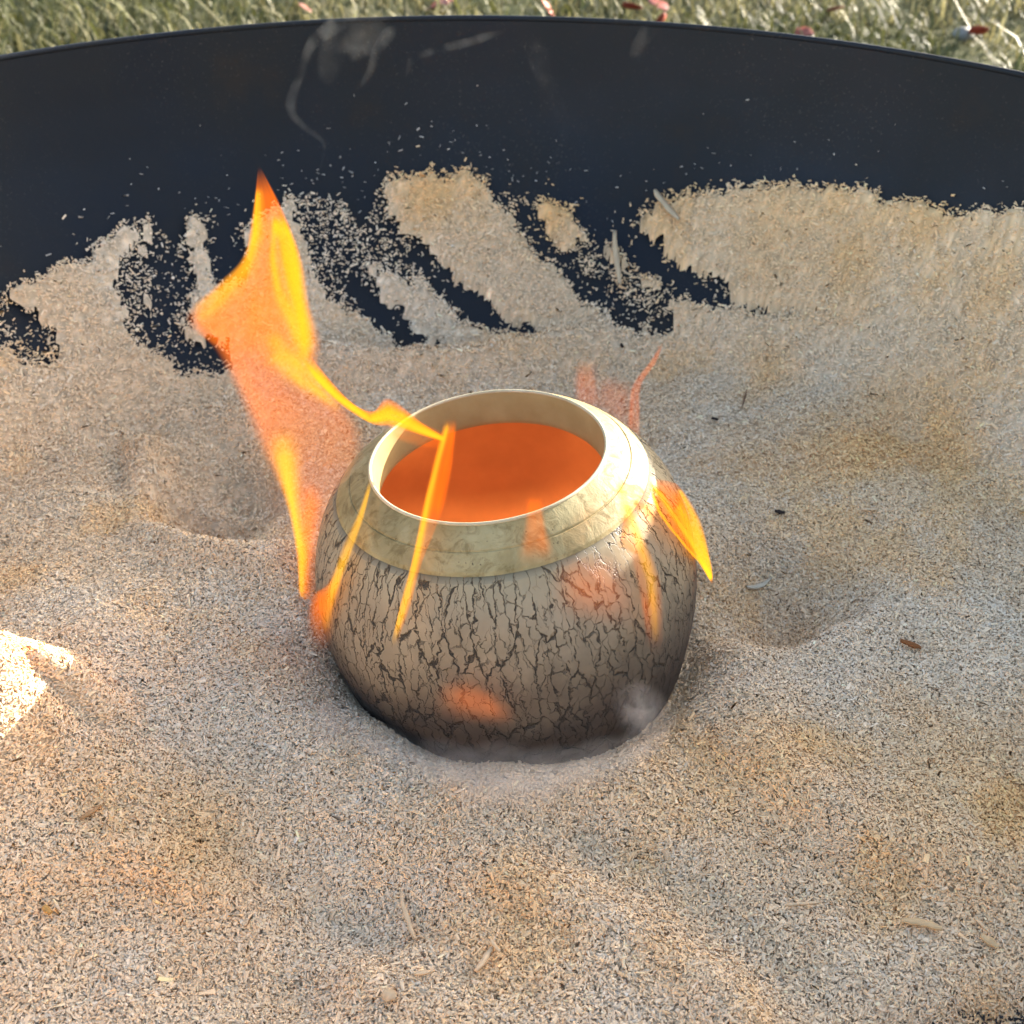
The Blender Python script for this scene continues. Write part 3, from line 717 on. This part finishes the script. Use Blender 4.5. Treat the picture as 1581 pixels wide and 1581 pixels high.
shaving('small dark chip on the sawdust behind the pot, beside the reddish wisps', (1098, 652), (1108, 655), 0.004, BLK, 0.0, 0.004)
shaving('thin brown splinter standing at a slant on the sawdust behind the pot', (1145, 636), (1152, 610), 0.0018, (0.16, 0.09, 0.05), 0.0, 0.005)
shaving('long curved pale shaving on the foremost sawdust below the pot', (620, 1385), (643, 1458), 0.0035, PALE, 0.12, 0.004)
shaving('short pale shaving of a crossed pair on the foremost sawdust', (735, 1508), (765, 1462), 0.0035, PALE, 0.05, 0.004)
shaving('slim pale shaving leaning across its crossed partner on the foremost sawdust', (757, 1462), (772, 1482), 0.0022, PALE, 0.05, 0.006)
shaving('wide flat tan shaving, longest one on the sawdust in the near corner', (1388, 1428), (1452, 1442), 0.0055, TAN, 0.05, 0.004)
shaving('thin tan splinter beside the wide flat shaving in the near corner', (1502, 1425), (1525, 1448), 0.0018, PALE, 0.0, 0.004)
shaving('blunt tan chip beyond the thin splinter in the near corner', (1512, 1452), (1538, 1470), 0.0055, TAN, 0.05, 0.004)
shaving('pale thin shaving lying flat across the middle of the near sawdust', (1212, 1405), (1266, 1401), 0.0022, PALE, 0.05, 0.004)
shaving('square pale chip on the near sawdust below the crossed pair', (592, 1540), (612, 1550), 0.008, GRY, 0.0, 0.004)
shaving('curved pale shaving near the crossed pair, closer to the long curved one', (640, 1512), (672, 1506), 0.0025, PALE, 0.15, 0.004)
shaving('small amber chip on the sawdust nearest the camera', (70, 1408), (82, 1418), 0.0045, (0.42, 0.24, 0.08), 0.0, 0.004)
shaving('long brown splinter half sunk in the sawdust in front of the sunlit mound', (125, 1270), (158, 1250), 0.003, (0.36, 0.21, 0.10), 0.0, 0.003)
shaving('buff curved shaving in the hollow beside the pointed flame', (1152, 912), (1190, 898), 0.005, (0.5, 0.42, 0.3), 0.15, 0.003)
shaving('pale shaving on the sloping sawdust facing the pot, beside the charred chip', (1328, 794), (1354, 794), 0.003, PALE, 0.0, 0.004)
shaving('dark brown chip at the bend of the sawdust ridge behind the pot', (958, 538), (962, 543), 0.004, BLK, 0.0, 0.004)

# ------------------------------------------------------------------ smoke
def smoke(label, pts, radii, place, mat, n=60, m=12, flat=1.0):
    c2 = spline(pts, n); rad = np.interp(np.linspace(0, 1, n), np.linspace(0, 1, len(radii)), radii)
    C = place(c2[:, 0], c2[:, 1])
    T = np.gradient(C, axis=0); T /= np.linalg.norm(T, axis=-1, keepdims=True)
    A = np.cross(T, [0, 1, 0.2]); A /= np.linalg.norm(A, axis=-1, keepdims=True); Bv = np.cross(T, A)
    ang = np.linspace(0, 2 * np.pi, m, endpoint=False)
    rad = rad * np.sqrt(np.clip(np.minimum(np.linspace(0, 1, n), np.linspace(1, 0, n)) * 8, 0.0004, 1))
    V = C[:, None] + rad[:, None, None] * (A[:, None] * np.cos(ang)[None, :, None] + flat * Bv[:, None] * np.sin(ang)[None, :, None])
    V = V.reshape(-1, 3); F = []
    i, j = np.meshgrid(np.arange(n - 1), np.arange(m), indexing='ij'); j2 = (j + 1) % m
    F = np.stack([i * m + j, i * m + j2, (i + 1) * m + j2, (i + 1) * m + j], -1).reshape(-1, 4)
    o = mesh_np('smoke_wisp', V, F, mat, smooth=True)
    bm_close(o, m, n)
    tag(o, label, 'smoke', 'smoke wisps', 'stuff')
def bm_close(o, m, n):
    import bmesh
    bm = bmesh.new(); bm.from_mesh(o.data); bm.verts.ensure_lookup_table()
    bm.faces.new([bm.verts[k] for k in range(m)]); bm.faces.new([bm.verts[(n - 1) * m + k] for k in range(m)][::-1])
    bmesh.ops.recalc_face_normals(bm, faces=bm.faces); bm.to_mesh(o.data); bm.free()
SM1 = mat_smoke('thin_smoke', 4.2, scale=60, lo=0.38, hi=0.78); SM2 = mat_smoke('low_smoke', 30.0, (1.0, 0.97, 0.92), 24, 0.38, 0.72); SM4 = mat_smoke('curl_smoke', 16.0, (1.0, 0.98, 0.95), 50, 0.3, 0.75); SM3 = mat_smoke('veil_smoke', 1.2, scale=70, lo=0.42, hi=0.74)
smoke('thin grey smoke wisp rising before the dark far wall of the tub', [(486, 290), (500, 225), (468, 195), (448, 165), (465, 110), (480, 70), (515, 40), (560, 10)], [0.001, 0.0016, 0.0026, 0.0036, 0.003, 0.004, 0.006, 0.009], plane(0.3), SM1)
smoke('wide faint smoke veil hanging beside the thin grey wisp', [(500, 130), (515, 90), (540, 60), (600, 30)], [0.006, 0.012, 0.016, 0.02], plane(0.33), SM3)
smoke('curled smoke wisp joining the far rim, middle of three', [(556, 135), (572, 108), (584, 75), (610, 40)], [0.0015, 0.003, 0.004, 0.006], plane(0.32), SM1)
smoke('arched smoke wisp drifting along under the far rim', [(625, 125), (638, 92), (680, 75), (720, 66), (780, 48)], [0.0012, 0.0024, 0.003, 0.0034, 0.003], plane(0.32), SM1)
smoke('faint smoke thread before the middle of the far wall', [(842, 260), (870, 215), (858, 150), (836, 110), (828, 60)], [0.002, 0.004, 0.006, 0.007, 0.01], plane(0.36), SM3)
smoke('faint smoke curl hanging before the far wall beyond the reddish wisps', [(1000, 150), (980, 110), (985, 70), (1010, 40)], [0.002, 0.004, 0.005, 0.008], plane(0.36), SM3)
near = lambda px, py: on_plane_z(px, py, 0.012)
def mat_puff(name, density):
    m, nt, out = new_mat(name); q = NT(nt); o = q.obj()
    ln = q.n('ShaderNodeVectorMath', operation='LENGTH'); q.l(o, ln.inputs[0])
    fall = q.ramp(ln.outputs['Value'], [(0.0, (1, 1, 1)), (0.5, (0.4,) * 3), (0.97, (0, 0, 0))])
    n = q.noise(o, 1.6, 3, 0.55, 0.8)
    r = q.ramp(n.outputs['Fac'], [(0.36, (0, 0, 0)), (0.66, (1, 1, 1))])
    v = q.n('ShaderNodeVolumePrincipled'); v.inputs['Color'].default_value = (1.0, 0.97, 0.93, 1); v.inputs['Anisotropy'].default_value = 0.2
    q.l(q.math('MULTIPLY', q.math('MULTIPLY', r.outputs[0], fall.outputs[0]), density), v.inputs['Density'])
    q.l(v.outputs[0], out.inputs['Volume'])
    return m
PUFF = mat_puff('smoke_puff', 62.0)
pa = np.linspace(-np.pi / 2, np.pi / 2, 12); PV, PF = lathe(np.stack([np.maximum(np.cos(pa), 1e-4), np.sin(pa)], -1), 20)
def puff(label, px, py, rx, ry, rz, yaw, off=None):
    P = pot_hit(px, py, off)[0] if off else on_plane_z(np.array(float(px)), np.array(float(py)), 0.020)
    o = mesh_np('smoke_puff', PV, PF, PUFF, smooth=True)
    o.location = P.tolist(); o.scale = (rx, ry, rz); o.rotation_euler = (rng.normal(0, 0.2), rng.normal(0, 0.2), R(yaw))
    tag(o, label, 'smoke', 'low smoke round the foot of the pot', 'stuff')
for q_ in [(515, 1120, 0.026, 0.016, 0.010, -50), (590, 1150, 0.030, 0.014, 0.010, -30), (680, 1182, 0.034, 0.016, 0.012, -15), (755, 1200, 0.036, 0.022, 0.014, 0), (835, 1202, 0.034, 0.020, 0.014, 10), (920, 1180, 0.034, 0.016, 0.012, 25), (1000, 1140, 0.028, 0.014, 0.012, 45)]:
    puff('low grey smoke creeping out along the front foot of the pot', *q_)
puff('grey smoke curl rising beside the dark foot of the pot', 985, 1092, 0.018, 0.012, 0.030, 0, 0.016)

# ------------------------------------------------------------------ grass and leaves beyond the tub
def grass(n):
    x = rng.uniform(-2.4, 2.4, n); y = rng.uniform(0.5, 5.2, n)
    keep = np.hypot(x - TC[0], y - TC[1]) > 0.63; x, y = x[keep], y[keep]
    dens = 0.35 + 0.9 * sstep(0.35, 0.6, N1.fbm(x * 4 + 50, y * 4 + 50, 3))
    keep = rng.random(len(x)) < dens; x, y = x[keep], y[keep]; n = len(x)
    h = 0.026 * rng.lognormal(0, 0.45, n) * (0.6 + 0.8 * N2.fbm(x * 3 + 9, y * 3 + 9, 2)); w = 0.0024 * rng.lognormal(0, 0.3, n)
    yaw = rng.random(n) * 2 * np.pi; lean = h * rng.uniform(0.3, 1.6, n)
    lx, ly = np.cos(yaw) * lean, np.sin(yaw) * lean; sx, sy = -np.sin(yaw) * w, np.cos(yaw) * w
    z0 = np.full(n, GZ - 0.004)
    P = np.stack([np.stack([x - sx, y - sy, z0], -1), np.stack([x + sx, y + sy, z0], -1),
                  np.stack([x + lx * 0.45 + sx * 0.8, y + ly * 0.45 + sy * 0.8, z0 + h * 0.7], -1), np.stack([x + lx * 0.45 - sx * 0.8, y + ly * 0.45 - sy * 0.8, z0 + h * 0.7], -1),
                  np.stack([x + lx + sx * 0.1, y + ly + sy * 0.1, z0 + h], -1), np.stack([x + lx - sx * 0.1, y + ly - sy * 0.1, z0 + h], -1)], 1)
    o = (np.arange(n) * 6)[:, None]
    F = np.concatenate([o + np.array([[0, 1, 2, 3]]), o + np.array([[3, 2, 4, 5]])])
    dry = sstep(0.35, 0.65, N3.fbm(x * 3 + 5, y * 3 + 5, 3) + 0.05 + rng.normal(0, 0.13, n))[:, None]
    C = np.array([0.085, 0.085, 0.032]) * (1 - dry) + np.array([0.25, 0.215, 0.135]) * dry
    C = 0.70 * C * np.array([1.0, 1.05, 0.8]) * rng.lognormal(0, 0.3, n)[:, None]
    return P.reshape(-1, 3), F, np.repeat(np.clip(C, 0, 0.6), 6, 0)
V, F, C = grass(150000)
go = mesh_np('grass', V, F, MAT_GRASS, colors=C)
tag(go, 'sunlit half dry grass growing beyond the tub', 'grass', kind='stuff')
def leaf(px, py, size, colr, label, group=None):
    P = on_plane_z(np.array(float(px)), np.array(float(py)), GZ + 0.03)
    n = 8; t = np.linspace(0, 1, n); wv = 0.34 * np.sin(np.pi * np.clip(t, 0.02, 0.98)) ** 0.8
    V = []; 
    for k in range(n):
        for s in (-1, 0, 1): V.append((t[k] - 0.5, s * wv[k], 0.10 * (s * s) * wv[k] * 3 + 0.25 * (t[k] - 0.5) ** 2))
    F = [(k * 3 + q, k * 3 + q + 1, (k + 1) * 3 + q + 1, (k + 1) * 3 + q) for k in range(n - 1) for q in (0, 1)]
    V = np.array(V) * size * 0.7
    o = mesh_np('fallen_leaf', V, F, MAT_LEAF, smooth=True, colors=np.array(colr) * np.array([0.5, 0.33, 0.33]) * rng.lognormal(0, 0.12, len(V))[:, None])
    md = o.modifiers.new('thickness', 'SOLIDIFY'); md.thickness = 0.0008
    o.location = P.tolist(); o.rotation_euler = (rng.normal(0.5, 0.35), rng.normal(0, 0.4), rng.random() * 6.28)
    tag(o, label, 'leaf', 'fallen leaves in the grass')
for px, py, s, c, l in [
    (845, 17, 0.07, (0.62, 0.13, 0.04), 'bright orange fallen leaf touching the middle of the far rim'),
    (672, 12, 0.08, (0.50, 0.16, 0.10), 'dull red fallen leaf, first past the smoke on the far rim'),
    (690, 6, 0.06, (0.42, 0.15, 0.10), 'smaller dull red fallen leaf close behind the first'),
    (975, 14, 0.08, (0.36, 0.08, 0.05), 'dark red fallen leaf at the shaded patch of grass'),
    (1015, 10, 0.08, (0.33, 0.09, 0.06), 'dark red fallen leaf beyond the shaded patch of grass'),
    (1022, 32, 0.05, (0.48, 0.15, 0.10), 'small red fallen leaf peeping over the far rim'),
    (1240, 52, 0.06, (0.42, 0.17, 0.11), 'brownish red fallen leaf just over the far rim, past the shaded patch'),
    (1510, 50, 0.06, (0.52, 0.14, 0.08), 'red fallen leaf beside the pale stone in the grass'),
    (1290, 16, 0.05, (0.45, 0.22, 0.16), 'pinkish brown fallen leaf in the grass by the top edge'),
    (470, 14, 0.05, (0.30, 0.13, 0.08), 'brown fallen leaf in the grass beside the smoke')]:
    leaf(px, py, s, c, l)

# a pale stone lying in the grass
P = on_plane_z(np.array(1486.0), np.array(52.0), GZ + 0.02)
pa = np.linspace(-np.pi / 2, np.pi / 2, 14); V, F = lathe(np.stack([np.maximum(np.cos(pa), 1e-3), np.sin(pa)], -1), 24)
V = V * (1 + 0.5 * (N1.fbm(V[:, 0] * 1.3 + 9 + V[:, 2], V[:, 1] * 1.3 + 9, 3) - 0.5))[:, None] * np.array([0.020, 0.016, 0.012])
st = mesh_np('stone', V, F, mat_simple('pale_stone', (0.12, 0.115, 0.10), (0.2, 0.19, 0.17), 60, 0.8), smooth=True)
st.location = P.tolist(); st.rotation_euler = (0.2, 0.1, 0.6)
tag(st, 'small pale stone lying in the grass beyond the far rim', 'stone')
